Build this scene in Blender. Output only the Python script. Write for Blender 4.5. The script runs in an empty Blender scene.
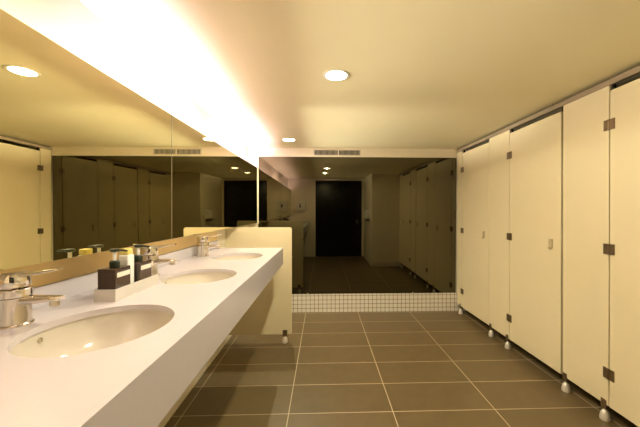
import bpy, bmesh, math
from mathutils import Vector, Matrix

scene = bpy.context.scene
COL = scene.collection
PI = math.pi

# ------------------------------------------------------------------ materials
def new_mat(name):
    m = bpy.data.materials.new(name)
    m.use_nodes = True
    nt = m.node_tree
    return m, nt, nt.nodes['Principled BSDF']

def mat(name, rgb, rough=0.5, metal=0.0, noise=0.0, nscale=8.0, bump=0.0, bscale=60.0,
        emit=None, estr=0.0, coat=0.0, spec=0.5):
    m, nt, b = new_mat(name)
    b.inputs['Base Color'].default_value = (*rgb, 1)
    b.inputs['Roughness'].default_value = rough
    b.inputs['Metallic'].default_value = metal
    b.inputs['Coat Weight'].default_value = coat
    b.inputs['Specular IOR Level'].default_value = spec
    tc = None
    if noise or bump:
        tc = nt.nodes.new('ShaderNodeTexCoord')
    if noise:
        n = nt.nodes.new('ShaderNodeTexNoise')
        n.inputs['Scale'].default_value = nscale
        n.inputs['Detail'].default_value = 4
        nt.links.new(tc.outputs['Object'], n.inputs['Vector'])
        mx = nt.nodes.new('ShaderNodeMix'); mx.data_type = 'RGBA'
        lo = tuple(max(0, c * (1 - noise)) for c in rgb); hi = tuple(min(1, c * (1 + noise)) for c in rgb)
        mx.inputs['A'].default_value = (*lo, 1); mx.inputs['B'].default_value = (*hi, 1)
        nt.links.new(n.outputs['Fac'], mx.inputs['Factor'])
        nt.links.new(mx.outputs['Result'], b.inputs['Base Color'])
    if bump:
        n2 = nt.nodes.new('ShaderNodeTexNoise'); n2.inputs['Scale'].default_value = bscale
        nt.links.new(tc.outputs['Object'], n2.inputs['Vector'])
        bp = nt.nodes.new('ShaderNodeBump'); bp.inputs['Strength'].default_value = bump
        bp.inputs['Distance'].default_value = 0.002
        nt.links.new(n2.outputs['Fac'], bp.inputs['Height'])
        nt.links.new(bp.outputs['Normal'], b.inputs['Normal'])
    if emit:
        b.inputs['Emission Color'].default_value = (*emit, 1)
        b.inputs['Emission Strength'].default_value = estr
    return m

def tile_mat(name, axes, loc, bw, bh, mortar, c1, c2, cm, rough, noise_amt, nscale, bump=0.3):
    """a grid of tiles with grout; axes picks which two object axes run across and up the tiles"""
    m, nt, b = new_mat(name)
    tc = nt.nodes.new('ShaderNodeTexCoord')
    sp = nt.nodes.new('ShaderNodeSeparateXYZ'); nt.links.new(tc.outputs['Object'], sp.inputs[0])
    cb = nt.nodes.new('ShaderNodeCombineXYZ')
    for i, a in enumerate(axes):
        ad = nt.nodes.new('ShaderNodeMath'); ad.operation = 'ADD'; ad.inputs[1].default_value = loc[i]
        nt.links.new(sp.outputs[a], ad.inputs[0]); nt.links.new(ad.outputs[0], cb.inputs[i])
    br = nt.nodes.new('ShaderNodeTexBrick')
    br.offset = 0; br.squash = 1
    br.inputs['Scale'].default_value = 1
    br.inputs['Brick Width'].default_value = bw; br.inputs['Row Height'].default_value = bh
    br.inputs['Mortar Size'].default_value = mortar; br.inputs['Mortar Smooth'].default_value = 0.3
    br.inputs['Color1'].default_value = (*c1, 1); br.inputs['Color2'].default_value = (*c2, 1)
    br.inputs['Mortar'].default_value = (*cm, 1)
    nt.links.new(cb.outputs[0], br.inputs['Vector'])
    n = nt.nodes.new('ShaderNodeTexNoise'); n.inputs['Scale'].default_value = nscale
    n.inputs['Detail'].default_value = 6
    nt.links.new(tc.outputs['Object'], n.inputs['Vector'])
    mr = nt.nodes.new('ShaderNodeMapRange')
    mr.inputs['To Min'].default_value = 1 - noise_amt; mr.inputs['To Max'].default_value = 1 + noise_amt
    nt.links.new(n.outputs['Fac'], mr.inputs['Value'])
    mx = nt.nodes.new('ShaderNodeMix'); mx.data_type = 'RGBA'; mx.blend_type = 'MULTIPLY'
    mx.inputs['Factor'].default_value = 1
    nt.links.new(br.outputs['Color'], mx.inputs['A']); nt.links.new(mr.outputs['Result'], mx.inputs['B'])
    nt.links.new(mx.outputs['Result'], b.inputs['Base Color'])
    b.inputs['Roughness'].default_value = rough
    inv = nt.nodes.new('ShaderNodeMath'); inv.operation = 'SUBTRACT'; inv.inputs[0].default_value = 1
    nt.links.new(br.outputs['Fac'], inv.inputs[1])
    bp = nt.nodes.new('ShaderNodeBump'); bp.inputs['Strength'].default_value = bump
    bp.inputs['Distance'].default_value = 0.002
    nt.links.new(inv.outputs[0], bp.inputs['Height']); nt.links.new(bp.outputs['Normal'], b.inputs['Normal'])
    return m

M = {}
M['wall'] = mat('cream wall paint', (0.80, 0.74, 0.60), 0.6, noise=0.02, nscale=3)
M['band'] = mat('lightened wall paint', (0.93, 0.86, 0.70), 0.6, noise=0.015, nscale=3)  # lighter copy of the wall paint, standing in for glow on these walls
M['ceiling'] = mat('cream ceiling paint', (0.88, 0.79, 0.52), 0.7, noise=0.02, nscale=2)
M['laminate'] = mat('pale cream laminate', (0.80, 0.70, 0.46), 0.38, noise=0.025, nscale=5)
M['mirror_shade'] = mat('honey coloured shade strip', (0.86, 0.64, 0.28), 0.4, noise=0.03, nscale=6)  # warm tone of the mirror's shadow on the wall, put into the colour
M['lam_edge'] = mat('dark laminate core', (0.05, 0.035, 0.02), 0.6)
M['rail'] = mat('anodised aluminium rail', (0.36, 0.28, 0.19), 0.45, 0.3)
M['stone'] = mat('white engineered stone', (0.62, 0.575, 0.62), 0.22, noise=0.02, nscale=40)
M['ceramic'] = mat('white glazed ceramic', (0.66, 0.60, 0.52), 0.12, coat=0.5)
M['tray'] = mat('matt white ceramic tray', (0.66, 0.62, 0.57), 0.3)
M['chrome'] = mat('polished chrome', (0.74, 0.69, 0.60), 0.08, 1.0)
M['steel'] = mat('brushed steel', (0.62, 0.56, 0.47), 0.32, 1.0, noise=0.05, nscale=90)
M['lock'] = mat('satin nickel lock plate', (0.52, 0.42, 0.24), 0.45, 0.2)
M['bronze'] = mat('dull steel hinge', (0.26, 0.19, 0.12), 0.35, 0.85)
M['mirror'] = mat('silvered mirror', (0.90, 0.84, 0.57), 0.0, 1.0)
M['mirror_edge'] = mat('polished glass edge', (0.75, 0.72, 0.58), 0.3)
M['seam'] = mat('ground glass edge', (0.45, 0.40, 0.30), 0.25, 0.6)
M['dark_mirror'] = mat('dark bronze tinted mirror', (0.112, 0.100, 0.063), 0.0, 1.0)
M['door'] = mat('black glossy door', (0.010, 0.008, 0.007), 0.25)
M['black'] = mat('black plastic', (0.015, 0.015, 0.013), 0.35)
M['pump'] = mat('dark green black plastic', (0.020, 0.030, 0.018), 0.3)
M['soapbox'] = mat('dark brown glossy plastic', (0.055, 0.030, 0.018), 0.12, coat=0.4)
M['label'] = mat('plain off white', (0.78, 0.72, 0.62), 0.5)  # painted reflection on the soap bottles, and the towel paper
M['white'] = mat('white plastic', (0.85, 0.83, 0.80), 0.35)
M['yellow'] = mat('yellow plastic lid', (0.74, 0.62, 0.19), 0.4)
M['dark'] = mat('dark void', (0.008, 0.006, 0.004), 0.9, spec=0.1)
M['vent'] = mat('cream enamelled grille', (0.80, 0.74, 0.62), 0.45)
M['foot'] = mat('pale cast metal foot', (0.80, 0.74, 0.66), 0.3, 0.3)
M['lamp'] = mat('lit lamp disc', (1, 1, 1), 0.5, emit=(1.0, 0.90, 0.74), estr=30)
M['tube'] = mat('lit fluorescent tube', (1, 1, 1), 0.5, emit=(1.0, 0.78, 1.30), estr=46)
M['ring'] = mat('white lamp ring', (0.85, 0.80, 0.70), 0.3)
M['floor'] = tile_mat('brown slate floor tile', (0, 1), (0.2325 + 7.05, -2.1216 + 3.5268), 0.70536, 0.35268, 0.0032,
                      (0.145, 0.103, 0.046), (0.157, 0.111, 0.050), (0.60, 0.50, 0.34), 0.42, 0.14, 9, 0.15)
M['shade_tile'] = tile_mat('shade darkened wall tile', (1, 2), (5.0, 0.0), 0.30, 0.30, 0.002, (0.06, 0.042, 0.028), (0.07, 0.048, 0.03), (0.12, 0.09, 0.06), 0.4, 0.1, 10)  # colour darkened to paint in the shade inside the cubicles
M['mosaic'] = tile_mat('white mosaic tile', (0, 2), (5.65, 0.0), 0.0565, 0.0565, 0.0034,
                       (0.82, 0.78, 0.70), (0.80, 0.75, 0.66), (0.22, 0.15, 0.09), 0.2, 0.03, 20, 0.4)

# ------------------------------------------------------------------ mesh helpers
def box(bm, x0, x1, y0, y1, z0, z1):
    v = [bm.verts.new(p) for p in ((x0,y0,z0),(x1,y0,z0),(x1,y1,z0),(x0,y1,z0),(x0,y0,z1),(x1,y0,z1),(x1,y1,z1),(x0,y1,z1))]
    for f in ((0,3,2,1),(4,5,6,7),(0,1,5,4),(1,2,6,5),(2,3,7,6),(3,0,4,7)):
        bm.faces.new([v[i] for i in f])
    return v

def hexa(bm, pts):
    """eight corners, bottom four then top four"""
    v = [bm.verts.new(p) for p in pts]
    for f in ((0,3,2,1),(4,5,6,7),(0,1,5,4),(1,2,6,5),(2,3,7,6),(3,0,4,7)):
        bm.faces.new([v[i] for i in f])

def lathe(bm, prof, n=32, c=(0,0,0), sx=1.0, sy=1.0, mtx=None, cap=True):
    """profile of (radius, z) revolved about z"""
    rings = []
    for r, z in prof:
        ring = []
        for i in range(n):
            a = 2*PI*i/n
            p = Vector((r*sx*math.cos(a), r*sy*math.sin(a), z))
            if mtx: p = mtx @ p
            ring.append(bm.verts.new(p + Vector(c)))
        rings.append(ring)
    for a, b in zip(rings[:-1], rings[1:]):
        for i in range(n):
            j = (i+1) % n
            bm.faces.new((a[i], a[j], b[j], b[i]))
    if cap:
        bm.faces.new(list(reversed(rings[0]))); bm.faces.new(rings[-1])

def loft(bm, sections):
    rings = [[bm.verts.new(p) for p in s] for s in sections]
    n = len(rings[0])
    for a, b in zip(rings[:-1], rings[1:]):
        for i in range(n):
            j = (i+1) % n
            bm.faces.new((a[i], a[j], b[j], b[i]))
    bm.faces.new(list(reversed(rings[0]))); bm.faces.new(rings[-1])

def rrect(w, h, r, n=4):
    """rounded rectangle outline centred on 0"""
    pts = []
    for cx, cy, a0 in ((w/2-r, h/2-r, 0), (-w/2+r, h/2-r, PI/2), (-w/2+r, -h/2+r, PI), (w/2-r, -h/2+r, 1.5*PI)):
        for i in range(n+1):
            a = a0 + PI/2*i/n
            pts.append((cx + r*math.cos(a), cy + r*math.sin(a)))
    return pts

def build(name, bm, m, parent=None, bevel=0.0, segs=2, smooth=False, loc=None):
    bmesh.ops.recalc_face_normals(bm, faces=bm.faces)
    me = bpy.data.meshes.new(name)
    bm.to_mesh(me); bm.free()
    o = bpy.data.objects.new(name, me); COL.objects.link(o)
    me.materials.append(m)
    if parent: o.parent = parent
    if loc: o.location = loc
    if bevel:
        md = o.modifiers.new('bevel', 'BEVEL'); md.width = bevel; md.segments = segs
        md.limit_method = 'ANGLE'; md.angle_limit = math.radians(40)
    if smooth:
        for p in me.polygons: p.use_smooth = True
        es = [e for e in range(0)]
        me.set_sharp_from_angle(angle=math.radians(38))
    return o

def B(*a):
    bm = bmesh.new(); box(bm, *a); return bm

def thing(name, label, cat, loc=(0,0,0), group=None, rz=0):
    o = bpy.data.objects.new(name, None); COL.objects.link(o)
    o.empty_display_size = 0.1
    o.location = loc; o.rotation_euler = (0, 0, rz)
    o['label'] = label; o['category'] = cat
    if group: o['group'] = group
    return o

def tag(o, label, cat, group=None):
    o['label'] = label; o['category'] = cat
    if group: o['group'] = group
    return o

def struct(name, bm, m, bevel=0):
    o = build(name, bm, m, None, bevel); o['kind'] = 'structure'; return o

def dup(root, loc, label, group=None):
    r = root.copy(); COL.objects.link(r); r.location = loc; r['label'] = label
    if group: r['group'] = group
    for ch in list(root.children):
        c = ch.copy(); COL.objects.link(c); c.parent = r
        for g in list(ch.children):
            d = g.copy(); COL.objects.link(d); d.parent = c
    return r

# ------------------------------------------------------------------ sizes of the place
XW = -1.00       # left wall
XM = -0.8695       # face of the left mirror
XR = 1.836       # face of the cubicle row
YB = 4.27        # tinted mirror on the end wall
YN = -0.50       # wall behind the camera
ZC = 2.222       # ceiling
XO = 3.20        # wall behind the cubicles
XK = 1.17        # side of the wall block by the entrance
YK = 1.03        # front of that block = end of the cubicle row
ZT = 1.02        # worktop
XF = -0.373      # front edge of worktop
YE = 2.99        # far end of worktop
T = 0.10

# ------------------------------------------------------------------ setting
struct('floor', B(XW-T, XO+T, YN-T, YB+T, -T, 0), M['floor'])
struct('ceiling', B(XW-T, XO+T, YN-T, YB+T, ZC, ZC+T), M['ceiling'])
struct('wall_left', B(XW-T, XW, YN-T, YB+T, 0, ZC), M['band'])
struct('wall_right', B(XO, XO+T, YN-T, YB+T, 0, ZC), M['shade_tile'])
bm = B(XW, XO, YB+0.008, YB+T, 0, ZC)
box(bm, XW, XO, YB-0.019, YB+0.008, 2.102, ZC)             # plaster band above the tinted mirror
struct('wall_back', bm, M['band'])
struct('baseboard_back', B(XW, XO, YB-0.004, YB+0.008, 0, 0.250), M['mosaic'])
# wall behind the camera with its door opening
DX0, DX1, DZ = -0.21, 1.12, 2.17
bm = bmesh.new()
box(bm, XW, DX0, YN-T, YN, 0, ZC); box(bm, DX1, XK, YN-T, YN, 0, ZC); box(bm, DX0, DX1, YN-T, YN, DZ, ZC)
struct('wall_front', bm, M['band'])
struct('wall_entrance', B(XK, XO, YN-T, YK, 0, ZC), M['wall'])
struct('baseboard_entrance', B(XK-0.008, XR-0.02, YK, YK+0.010, 0, 0.10), M['mosaic'])
d = struct('door_1', B(DX0, DX1, YN-0.07, YN-0.03, 0.0, DZ), M['door'])
bm = bmesh.new()
box(bm, DX1-0.16, DX1-0.09, YN-0.03, YN-0.022, 0.92, 1.06); box(bm, DX1-0.19, DX1-0.11, YN-0.022, YN-0.008, 0.995, 1.012)
build('door_handle', bm, M['black'], d, 0.002)

# ------------------------------------------------------------------ tinted mirror on the end wall
t = thing('tinted_mirror', 'large dark bronze tinted mirror filling the end wall above white mosaic tiles', 'mirror', (0.48, YB, 0.25))
bm = B(XM+0.004, 1.826, YB, YB+0.006, 0.250, 2.102)
bm.verts.ensure_lookup_table()
for v in bm.verts:                     # the sheet leans a little into the room at its top
    v.co -= Vector((0.48, YB, 0.25)); v.co.y -= 0.0100*v.co.z
build('mirror_glass', bm, M['dark_mirror'], t)
for x in (-0.203, 1.23):
    bm = bmesh.new()
    lathe(bm, [(0.011, 0), (0.011, 0.006), (0.007, 0.010)], 16, (0,0,0), mtx=Matrix.Rotation(PI/2, 3, 'X'))
    o = build('mirror_clip', bm, M['chrome'], t, loc=(x-0.48, 0.0, 0.006))
bm = bmesh.new()
hexa(bm, [(-0.004,-0.0135,0.95),(0.004,-0.0135,0.95),(0.004,0.004,0.95),(-0.004,0.004,0.95),(-0.004,-0.0225,1.850),(0.004,-0.0225,1.850),(0.004,0.004,1.850),(-0.004,0.004,1.850)])
build('edge_trim', bm, M['mirror_edge'], t, loc=(XM+0.005-0.48, 0, 0))

# ------------------------------------------------------------------ left mirror: two panels on boxes that stand off the wall
def ztop(y): return 1.903 + 0.0105*y
def zbot(y): return 1.184 + 0.0068*y
def xm(y): return -0.893 + 0.0055*y
def bm_seam(o):
    bm = B(xm(1.875)-0.005, xm(1.875)+0.0012, 1.875-0.002, 1.875+0.002, zbot(1.875), ztop(1.875))
    for v in bm.verts: v.co -= o
    return bm
def mirror_panel(y0, y1, label, clipy):
    t = thing('wall_mirror', label, 'mirror', (XW, (y0+y1)/2, 1.20), 'silvered mirror panels along the basin wall')
    o = Vector(t.location)
    def loc(pts): return [Vector(p)-o for p in pts]
    g = 0.0012
    bm = bmesh.new()
    hexa(bm, loc([(xm(y0)-0.006,y0+g,zbot(y0)),(xm(y0),y0+g,zbot(y0)),(xm(y1),y1-g,zbot(y1)),(xm(y1)-0.006,y1-g,zbot(y1)),
                  (xm(y0)-0.006,y0+g,ztop(y0)),(xm(y0),y0+g,ztop(y0)),(xm(y1),y1-g,ztop(y1)),(xm(y1)-0.006,y1-g,ztop(y1))]))
    build('mirror_glass', bm, M['mirror'], t)
    bm = bmesh.new()
    hexa(bm, loc([(XW,y0,zbot(y0)+.004),(xm(y0)-0.0065,y0,zbot(y0)+.004),(xm(y1)-0.0065,y1,zbot(y1)+.004),(XW,y1,zbot(y1)+.004),
                  (XW,y0,1.79),(xm(y0)-0.0065,y0,1.79),(xm(y1)-0.0065,y1,1.79),(XW,y1,1.79)]))
    build('backing_box', bm, M['wall'], t)
    build('edge_trim', bm_seam(o), M['seam'], t) if y1 < 3 else None
    for y in clipy:
        bm = bmesh.new(); box(bm, xm(y)-0.010, xm(y)+0.004, y-0.010, y+0.010, ztop(y)-0.010, ztop(y)+0.004)
        for v in bm.verts: v.co -= o
        build('mirror_clip', bm, M['steel'], t, 0.001)
mirror_panel(YN, 1.875, 'near mirror panel on the basin wall reflecting a ceiling lamp and cream cubicle door', ())
mirror_panel(1.875, YB-0.024, 'far mirror panel on the basin wall running into the dark end mirror', ())

# fluorescent tubes hidden behind the mirror lip
for i, (y0, y1, lb) in enumerate(((2.78, 4.12, 'fluorescent tube behind the mirror top, the one next to the dark end mirror'),
                                  (1.28, 2.60, 'fluorescent tube behind the mirror top, the middle one of the row'),
                                  (-0.40, 0.66, 'fluorescent tube behind the mirror top, the one nearest the entrance'))):
    t = thing('fluorescent_tube', lb, 'lamp', (-0.945, (y0+y1)/2, ztop((y0+y1)/2)-0.120), 'tubes lighting the wall above the mirror')
    L = y1-y0
    bm = bmesh.new()
    lathe(bm, [(0.013, -L/2+0.03), (0.013, L/2-0.03)], 16, (0,0,0.055), mtx=Matrix.Rotation(PI/2, 3, 'X'))
    build('tube', bm, M['tube'], t, smooth=True)
    build('batten', B(-0.02, 0.02, -L/2, L/2, 0, 0.025), M['white'], t)
    for s in (-1, 1):
        build('end_cap', B(-0.015, 0.015, s*(L/2-0.015)-0.015, s*(L/2-0.015)+0.015, 0.025, 0.072), M['white'], t)

# ------------------------------------------------------------------ vanity worktop
SINKS = (0.946, 1.676, 2.412)
SX, AX, AY = -0.643, 0.181, 0.210
YS = YN+0.001
t = thing('vanity_counter', 'long white stone vanity worktop with deep front apron under the mirror', 'counter', (XW, YS, 0.87))
o0 = Vector(t.location)
bm = bmesh.new()
cells = [YS, (SINKS[0]+SINKS[1])/2, (SINKS[1]+SINKS[2])/2, YE]
XB = XW+0.001
ZL = ZT-0.020
def ellipse_cell(sy, y0, y1):
    angs = [2*PI*i/96 for i in range(96)]
    for cx, cy in ((XB,y0),(XF,y0),(XF,y1),(XB,y1)):
        angs.append(math.atan2(cy-sy, cx-SX) % (2*PI))
    angs = sorted(set(round(a, 7) for a in angs))
    inn, out, low, outl = [], [], [], []
    for a in angs:
        c, s = math.cos(a), math.sin(a)
        r = 1/math.sqrt((c/AX)**2 + (s/AY)**2)
        ts = []
        if c > 1e-9: ts.append((XF-SX)/c)
        if c < -1e-9: ts.append((XB-SX)/c)
        if s > 1e-9: ts.append((y1-sy)/s)
        if s < -1e-9: ts.append((y0-sy)/s)
        q = min(ts)
        inn.append(bm.verts.new((SX+r*c, sy+r*s, ZT))); low.append(bm.verts.new((SX+r*c, sy+r*s, ZL)))
        out.append(bm.verts.new((SX+q*c, sy+q*s, ZT))); outl.append(bm.verts.new((SX+q*c, sy+q*s, ZL)))
    n = len(angs)
    for i in range(n):
        j = (i+1) % n
        bm.faces.new((inn[i], out[i], out[j], inn[j]))
        bm.faces.new((low[i], low[j], outl[j], outl[i]))
        bm.faces.new((inn[i], inn[j], low[j], low[i]))
        for (q, ax, val) in ((XF, 0, XF), (XB, 0, XB), (YS, 1, YS), (YE, 1, YE)):
            if abs(out[i].co[ax]-val) < 1e-6 and abs(out[j].co[ax]-val) < 1e-6:
                bm.faces.new((out[i], outl[i], outl[j], out[j])); break
for k, sy in enumerate(SINKS):
    ellipse_cell(sy, cells[k], cells[k+1])
bmesh.ops.remove_doubles(bm, verts=bm.verts, dist=1e-5)
for v in bm.verts: v.co -= o0
build('worktop', bm, M['stone'], t)
bm = B(XF-0.020, XF, YS, YE, 0.868, ZL); box(bm, XB, XF-0.020, YE-0.020, YE, 0.868, ZL)
for v in bm.verts: v.co -= o0
build('apron', bm, M['stone'], t)
bm = B(XB, XB+0.014, YS, YE, ZT, 1.092)
for v in bm.verts: v.co -= o0
build('upstand', bm, M['stone'], t, 0.002)
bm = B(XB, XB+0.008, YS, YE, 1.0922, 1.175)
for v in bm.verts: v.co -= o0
build('shade_panel', bm, M['mirror_shade'], t)  # added sheet colouring the wall strip that the mirror shades
for y in (0.3, 1.33, 2.07, 2.85):
    bm = B(XB, XF-0.06, y-0.015, y+0.015, 0.93, ZL); box(bm, XB, XB+0.03, y-0.015, y+0.015, 0.72, 0.93)
    for v in bm.verts: v.co -= o0
    build('bracket', bm, M['steel'], t)

# ------------------------------------------------------------------ undermount basins
def make_basin(y, label):
    t = thing('washbasin', label, 'sink', (SX, y, ZL), 'oval basins set into the worktop')
    bm = bmesh.new()
    prof = []
    D = 0.125
    for i in range(15):                       # inside, from rim to bottom
        u = i/14
        r = math.cos(u*PI/2)**0.55 if u < 1 else 0.0
        prof.append((max(r, 0.08), -0.0005 - D*math.sin(u*PI/2)**1.15))
    n = 64
    rings = []
    full = [(1.10, -0.012), (1.10, -0.0005)] + [(p[0]*1.02, p[1]) for p in prof]
    outer = [(max(p[0]*1.02, 0.10)+0.05, p[1]-0.012) for p in prof[::-1]]
    for r, z in full + outer:
        rings.append([bm.verts.new((r*AX*math.cos(2*PI*k/n), r*AY*math.sin(2*PI*k/n), z)) for k in range(n)])
    rings.append(rings[0])
    for a, b in zip(rings[:-1], rings[1:]):
        for i in range(n):
            j = (i+1) % n
            bm.faces.new((a[i], a[j], b[j], b[i]))
    build('bowl', bm, M['ceramic'], t, smooth=True)
    bm = bmesh.new()
    lathe(bm, [(0.024, -D-0.004), (0.024, -D+0.003), (0.020, -D+0.006), (0.013, -D+0.006), (0.011, -D+0.003)], 24)
    build('drain', bm, M['chrome'], t, smooth=True)
    bm = bmesh.new()
    rot = Matrix.Rotation(math.radians(86), 3, 'Y')
    lathe(bm, [(0.008, -0.004), (0.008, 0.002), (0.0055, 0.003), (0.005, 0.0)], 16, (-AX*0.995, 0.0, -0.022), mtx=rot)
    build('overflow', bm, M['chrome'], t, smooth=True)
    return t
ws = make_basin(SINKS[0], 'oval white basin nearest the camera beside the first tap')
dup(ws, (SX, SINKS[1], ZL), 'oval white basin in the middle of the worktop beyond the soap tray')
dup(ws, (SX, SINKS[2], ZL), 'oval white basin at the far end of the worktop by the low screen')

# ------------------------------------------------------------------ mixer taps (spout points to +X)
def make_tap(loc, label):
    t = thing('faucet', label, 'tap', loc, 'chrome mixer taps along the worktop')
    bm = bmesh.new()
    lathe(bm, [(0.047, 0), (0.047, 0.004), (0.042, 0.007), (0.0405, 0.040), (0.041, 0.082)], 36)
    build('body', bm, M['chrome'], t, smooth=True)
    bm = bmesh.new()
    lathe(bm, [(0.0415, 0.083), (0.0445, 0.085), (0.0445, 0.106), (0.042, 0.108)], 36)
    build('collar', bm, M['chrome'], t, smooth=True)
    bm = bmesh.new()
    rot = Matrix.Rotation(math.radians(-6), 3, 'Y')
    lathe(bm, [(0.037, -0.004), (0.041, 0.002), (0.042, 0.028), (0.038, 0.037), (0.026, 0.041)], 36, (0,0,0.112), mtx=rot)
    build('cap', bm, M['chrome'], t, smooth=True)
    bm = bmesh.new()
    secs = []
    for x, z, w, h in ((0.005, 0.142, 0.040, 0.014), (0.035, 0.147, 0.037, 0.012), (0.075, 0.153, 0.030, 0.010), (0.120, 0.161, 0.027, 0.008), (0.136, 0.1635, 0.020, 0.006)):
        secs.append([(x - q*0.1, p, z + q) for p, q in rrect(w, h, h*0.45, 3)])
    loft(bm, secs)
    build('lever', bm, M['chrome'], t, smooth=True)
    bm = bmesh.new()
    secs = []
    for x, z, w, h in ((0.015, 0.070, 0.046, 0.034), (0.055, 0.073, 0.040, 0.023), (0.095, 0.075, 0.036, 0.017), (0.132, 0.077, 0.034, 0.014), (0.138, 0.077, 0.028, 0.010)):
        secs.append([(x, p, z + q) for p, q in rrect(w, h, h*0.4, 3)])
    loft(bm, secs)
    build('spout', bm, M['chrome'], t, smooth=True)
    bm = bmesh.new()
    lathe(bm, [(0.0115, 0.055), (0.0125, 0.057), (0.0125, 0.071)], 20, (0.119, 0, 0))
    build('aerator', bm, M['steel'], t, smooth=True)
    return t
TX = -0.912
tp = make_tap((TX, 0.96, ZT), 'chrome single lever mixer tap at the left edge of the photo behind the nearest basin')
dup(tp, (TX, 1.69, ZT), 'chrome single lever mixer tap just beyond the soap dispensers')
dup(tp, (TX, 2.43, ZT), 'chrome single lever mixer tap next to the low cream screen at the far end')

# ------------------------------------------------------------------ soap tray, dispensers and jar
TX0, TX1, TY0, TY1 = -0.841, -0.763, 1.187, 1.492
t = thing('soap_tray', 'long narrow white ceramic tray holding two brown soap dispensers', 'tray', ((TX0+TX1)/2, (TY0+TY1)/2, ZT))
w, l = (TX1-TX0)/2, (TY1-TY0)/2
bm = B(-w, w, -l, l, 0, 0.010); 
build('tray_base', bm, M['tray'], t)
bm = bmesh.new(); e = 0.004
box(bm, -w, w, -l, -l+e, 0.010, 0.046); box(bm, -w, w, l-e, l, 0.010, 0.046)
box(bm, -w, -w+e, -l+e, l-e, 0.010, 0.046); box(bm, w-e, w, -l+e, l-e, 0.010, 0.046)
build('tray_rim', bm, M['tray'], t)
def make_dispenser(loc, label):
    t = thing('soap_dispenser', label, 'soap dispenser', loc, 'pump soap dispensers in the tray')
    bw = 0.0335; bl = 0.046; H = 0.110
    build('bottle', B(-bw, bw, -bl, bl, 0, H), M['soapbox'], t, 0.003)
    build('reflection_band', B(bw-0.001, bw+0.0006, -bl+0.008, bl-0.006, H-0.034, H-0.016), M['label'], t)  # pale strip painting the reflection on the glossy bottle side
    bm = bmesh.new(); lathe(bm, [(0.0165, H), (0.0175, H+0.002), (0.0175, H+0.022), (0.014, H+0.026)], 24)
    build('collar', bm, M['pump'], t, smooth=True)
    bm = bmesh.new(); lathe(bm, [(0.0065, H+0.026), (0.0065, H+0.060)], 16)
    build('stem', bm, M['white'], t, smooth=True)
    bm = bmesh.new()
    lathe(bm, [(0.010, H+0.058), (0.0165, H+0.061), (0.0165, H+0.068), (0.012, H+0.071)], 24)
    secs = [[(x, p, H+0.065+dz+q) for p, q in rrect(wd, hh, hh*0.4, 3)] for x, wd, hh, dz in ((0.0, 0.018, 0.010, 0), (0.030, 0.013, 0.008, 0), (0.046, 0.010, 0.007, -0.003))]
    loft(bm, secs)
    build('pump_head', bm, M['pump'], t, smooth=True)
    return t
cx = (TX0+TX1)/2
ds = make_dispenser((cx, 1.243, ZT+0.0105), 'dark brown square soap dispenser at the near end of the white tray')
dup(ds, (cx, 1.398, ZT+0.0105), 'dark brown square soap dispenser at the far end of the white tray')
t = thing('jar', 'small white jar with yellow lid standing between the two brown dispensers', 'jar', (cx-0.002, 1.3205, ZT+0.0105))
build('jar_body', B(-0.019, 0.019, -0.022, 0.022, 0, 0.148), M['white'], t, 0.005, 3)
build('jar_lid', B(-0.016, 0.016, -0.018, 0.018, 0.148, 0.172), M['yellow'], t, 0.004, 3)

# ------------------------------------------------------------------ low screen at the end of the worktop
YP = 3.28
t = thing('screen', 'low cream laminate screen with rounded corners at the far end of the worktop', 'partition', (-0.34, YP, 0))
def screen_outline():
    x0, x1, z0, z1, r = XB, -0.322, 0.090, 1.198, 0.022
    pts = [(x0, z0), (x1-0.012, z0)]
    pts += [(x1, z0+0.012)]
    for i in range(7):
        a = PI/2*i/6
        pts.append((x1-r+r*math.cos(a), z1-r+r*math.sin(a)))
    pts.append((x0, z1))
    return pts
bm = bmesh.new()
loft(bm, [[(x+0.34, 0.0, z) for x, z in screen_outline()], [(x+0.34, 0.018, z) for x, z in screen_outline()]])
build('panel', bm, M['laminate'], t)
def foot_bm(c, zt=0.115):
    bm = bmesh.new()
    lathe(bm, [(0.028, 0), (0.0295, 0.004), (0.029, 0.016), (0.027, 0.030), (0.023, 0.046), (0.017, 0.058), (0.009, 0.065), (0.009, zt)], 24, c)
    return bm
fx = -0.392+0.34
pan = build('foot', foot_bm((fx, 0.009, 0), 0.088), M['foot'], t, smooth=True)
build('foot_bracket', B(fx-0.024, fx+0.024, -0.004, 0.022, 0.066, 0.135), M['bronze'], t, 0.002)
build('edge_stud', B(0.018, 0.024, 0.004, 0.014, 0.885, 0.900), M['chrome'], t)

# ------------------------------------------------------------------ toilet cubicles
PZ0, PZ1 = 0.105, 2.168
DT = 2.132
TH = 0.018
def pilaster(t, y0, y1, feet):
    p = build('pilaster', B(0, TH, y0-t.location.y, y1-t.location.y, PZ0, PZ1), M['laminate'], t, 0.0012, 1)
    for fy in feet:
        f = build('foot', foot_bm((0.009, fy-t.location.y, 0), PZ0-0.002), M['foot'], p, smooth=True)
        build('foot_bracket', B(-0.003, TH+0.003, fy-0.020-t.location.y, fy+0.020-t.location.y, 0.074, 0.136), M['bronze'], p, 0.001)
    return p
def hinge_bm(y, z):
    bm = bmesh.new()
    for s in (-1, 1):
        box(bm, -0.006, 0.0, y+s*0.021-0.017, y+s*0.021+0.017, z-0.034, z+0.034)
        for k in (-1, 1):
            lathe(bm, [(0.005, 0), (0.004, 0.002)], 10, (-0.006, y+s*0.024, z+k*0.018), mtx=Matrix.Rotation(-PI/2, 3, 'Y'))
    for k in (-1, 0, 1):
        lathe(bm, [(0.0062, -0.0105), (0.0062, 0.0105)], 14, (-0.007, y, z+k*0.0225))
    return bm
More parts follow.
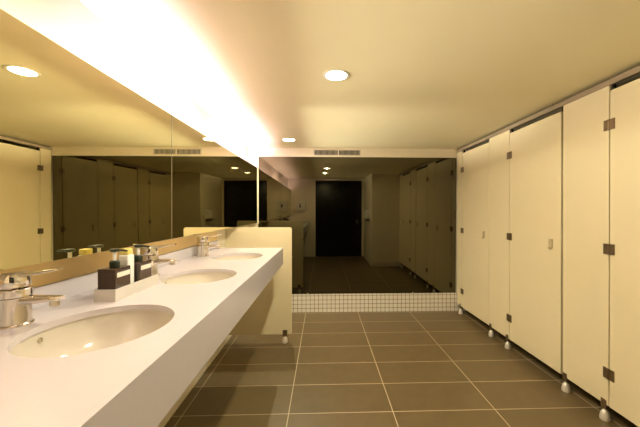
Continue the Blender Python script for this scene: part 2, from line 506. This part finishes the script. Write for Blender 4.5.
def door(t, y0, y1, g=0.004):
    """y0 near (lock) edge, y1 far (hinge) edge"""
    oy = t.location.y
    d = build('door', B(0, TH, y0-oy, y1-oy, PZ0, DT), M['laminate'], t, 0.0012, 1)
    for z in (0.315, 1.117, 1.915):
        build('hinge', hinge_bm(y1+0.003-oy, z), M['bronze'], d)
    for ya, yb in ((y0-g, y0+0.015), (y1-0.015, y1+0.006)):
        build('gap_shade', B(TH+0.0005, TH+0.012, ya-oy, yb-oy, PZ0, PZ1), M['dark'], d)  # dark strips added behind the door edges to paint the gaps' shade
    ly = y0+0.105
    bm = bmesh.new(); box(bm, -0.007, 0, ly-0.019-oy, ly+0.019-oy, 1.068, 1.140)
    box(bm, -0.016, -0.007, ly-0.008-oy, ly+0.016-oy, 1.058, 1.074)
    build('lock', bm, M['lock'], d, 0.0015)
    return d
def side_panel(t, y):
    build('side_panel', B(TH+0.012, XO-XR-0.002, y-0.009-t.location.y, y+0.009-t.location.y, 0.15, 2.10), M['laminate'], t)

t = thing('toilet_cubicle', 'cream toilet cubicle at the far end of the row touching the dark mirror', 'cubicle', (XR, 3.80, 0), 'cream cubicles along the right side')
pilaster(t, 4.093, YB-0.022, (4.150,)); door(t, 3.426, 4.086)
t = thing('toilet_cubicle', 'cream toilet cubicle in the middle of the row between two wide fixed panels', 'cubicle', (XR, 2.70, 0), 'cream cubicles along the right side')
pilaster(t, 3.044, 3.420, (3.385, 3.075)); door(t, 2.369, 3.036, 0.020); side_panel(t, 3.23)
t = thing('toilet_cubicle', 'cream toilet cubicle nearest the camera cut off by the right edge of the photo', 'cubicle', (XR, 1.60, 0), 'cream cubicles along the right side')
pilaster(t, 1.962, 2.348, (2.325, 1.995)); door(t, 1.300, 1.954); side_panel(t, 2.15); pilaster(t, YK+0.001, 1.294, (1.26,))

t = thing('headrail', 'long grey brown metal rail along the top of the cream cubicles', 'rail', (XR, 2.65, PZ1))
bm = B(-0.006, TH+0.006, YK+0.001-2.65, YB-0.022-2.65, 0.0, 0.036)
build('rail', bm, M['rail'], t, 0.002)
for y in (3.23, 2.15):
    build('rail_bracket', B(TH+0.006, TH+0.05, y-0.02-2.65, y+0.02-2.65, 0.0, 0.03), M['steel'], t)

# ------------------------------------------------------------------ ceiling fittings
def make_downlight(loc, label):
    t = thing('ceiling_downlight', label, 'ceiling light', loc, 'round recessed ceiling lamps')
    bm = bmesh.new()
    prof = [(0.066, -0.001), (0.084, -0.001), (0.086, -0.002), (0.082, -0.0045), (0.070, -0.0045), (0.066, -0.003), (0.066, -0.001)]
    lathe(bm, prof, 40, cap=False)
    build('trim_ring', bm, M['ring'], t, smooth=True)
    bm = bmesh.new(); lathe(bm, [(0.0655, -0.0012), (0.0655, -0.0030), (0.060, -0.0038)], 40)
    build('lamp_disc', bm, M['lamp'], t, smooth=True)
    return t
DL = [(0.085, 2.00), (-0.404, 3.78), (0.05, 1.10)]
dn = make_downlight((*DL[0], ZC), 'bright round recessed ceiling lamp in the middle of the ceiling')
dup(dn, (*DL[1], ZC), 'small round ceiling lamp near the dark end mirror, left of the air grille')
dup(dn, (*DL[2], ZC), 'round ceiling lamp nearest the entrance, seen only in the mirrors')
def spot(name, loc, power, color, size, angle=176, blend=0.25):
    L = bpy.data.lights.new(name, 'SPOT'); L.energy = power; L.color = color
    L.shadow_soft_size = size; L.spot_size = math.radians(angle); L.spot_blend = blend
    o = bpy.data.objects.new(name, L); COL.objects.link(o); o.location = loc
    return o
WARM = (1.0, 0.92, 0.66)
for i, (x, y) in enumerate(DL):
    spot('downlight_beam', (x, y, ZC-0.0065), (39, 50, 24)[i], WARM, 0.004, (176, 150, 176)[i], (0.25, 0.6, 0.25)[i])

for i, (y0, y1) in enumerate(((-0.40, 2.60), (2.60, 4.20))):   # added fill strips, unseen behind the mirror lip, to brighten the ceiling
    L = bpy.data.lights.new('ceiling_fill', 'AREA'); L.shape = 'RECTANGLE'; L.size = y1-y0; L.size_y = 0.02
    L.energy = (3.5, 3.0)[i]; L.color = (1.0, 0.93, 0.75); L.spread = math.radians(24)
    o = bpy.data.objects.new('ceiling_fill', L); COL.objects.link(o)
    a = math.radians(10.5)
    n = Vector((math.cos(a), 0, math.sin(a))); yv = Vector((0, 1, 0)); zx = (-n)
    o.matrix_world = Matrix((yv, zx.cross(yv), zx)).transposed().to_4x4()
    o.location = (-0.915, (y0+y1)/2, ztop((y0+y1)/2)+0.012)

t = thing('air_grille', 'long narrow slotted air grille in the plaster band above the dark mirror', 'vent', (0.193, YB-0.019, 2.160))
bm = bmesh.new()
W, Hh = 0.322, 0.047
for a in ((-W, W, -0.004, 0, Hh-0.014, Hh), (-W, W, -0.004, 0, -Hh, -Hh+0.016), (-W, -W+0.016, -0.004, 0, -Hh+0.016, Hh-0.014), (W-0.016, W, -0.004, 0, -Hh+0.016, Hh-0.014)):
    box(bm, *a)
build('frame', bm, M['vent'], t)
build('backing', B(-W+0.016, W-0.016, -0.001, -0.0002, -Hh+0.016, Hh-0.014), M['dark'], t)
bm = bmesh.new()
n = 38
for i in range(n):
    x = -W+0.016 + (2*W-0.032)*(i+0.5)/n
    box(bm, x-0.0024, x+0.0024, -0.004, -0.001, -Hh+0.016, Hh-0.014)
box(bm, 0.008, 0.022, -0.0045, -0.001, -Hh+0.016, Hh-0.014)
build('slats', bm, M['vent'], t)

# ------------------------------------------------------------------ things by the entrance, seen in the mirrors
t = thing('paper_dispenser', 'white wall paper towel dispenser on the wall left of the black door', 'paper dispenser', (-0.64, YN, 1.29))
bm = bmesh.new()
loft(bm, [[(p, 0.002, q+0.15) for p, q in rrect(0.30, 0.28, 0.03)], [(p, 0.10, q+0.15) for p, q in rrect(0.29, 0.27, 0.03)], [(p, 0.12, q+0.15) for p, q in rrect(0.25, 0.23, 0.03)]])
build('housing', bm, M['white'], t, smooth=True)
build('window', B(-0.022, 0.022, 0.118, 0.123, 0.11, 0.21), M['black'], t)
build('paper', B(-0.11, 0.11, 0.03, 0.08, -0.03, 0.012), M['label'], t)
t = thing('hand_dryer', 'white hand dryer with dark base on the side wall right of the black door', 'hand dryer', (XK, 0.62, 1.08))
bm = bmesh.new()
loft(bm, [[(0.0, p, q+0.15) for p, q in rrect(0.24, 0.24, 0.04)], [(-0.09, p, q+0.15) for p, q in rrect(0.23, 0.23, 0.04)], [(-0.12, p, q+0.15) for p, q in rrect(0.17, 0.18, 0.04)]])
build('housing', bm, M['white'], t, smooth=True)
build('base', B(-0.10, 0.0, -0.10, 0.10, 0.0, 0.03), M['black'], t, 0.004)

# ------------------------------------------------------------------ world, camera, view
w = bpy.data.worlds.new('world'); scene.world = w; w.use_nodes = True
w.node_tree.nodes['Background'].inputs[0].default_value = (0.02, 0.015, 0.01, 1)
w.node_tree.nodes['Background'].inputs[1].default_value = 0.2

cam = bpy.data.cameras.new('camera'); co = bpy.data.objects.new('camera', cam); COL.objects.link(co)
f, pcx, yaw, pit, roll = 315.108, 333.783, 0.0348, -0.00239, 0.0005
cam.sensor_fit = 'HORIZONTAL'; cam.sensor_width = 36.0
cam.lens = f*36/640
cam.shift_x = -(pcx-320)/640
cam.clip_start = 0.02
co.location = (0, 0, 1.35)
cy, sy, cp, sp = math.cos(yaw), math.sin(yaw), math.cos(pit), math.sin(pit)
F = Vector((sy*cp, cy*cp, sp)); Rv = Vector((cy, -sy, 0)); U = Rv.cross(F)
R2 = math.cos(roll)*Rv + math.sin(roll)*U; U2 = -math.sin(roll)*Rv + math.cos(roll)*U
mw = Matrix((R2, U2, -F)).transposed().to_4x4(); mw.translation = co.location
co.matrix_world = mw
scene.camera = co
vs = scene.view_settings
vs.view_transform = 'Standard'; vs.look = 'None'; vs.gamma = 1; vs.use_curve_mapping = False
vs.exposure = 0.58
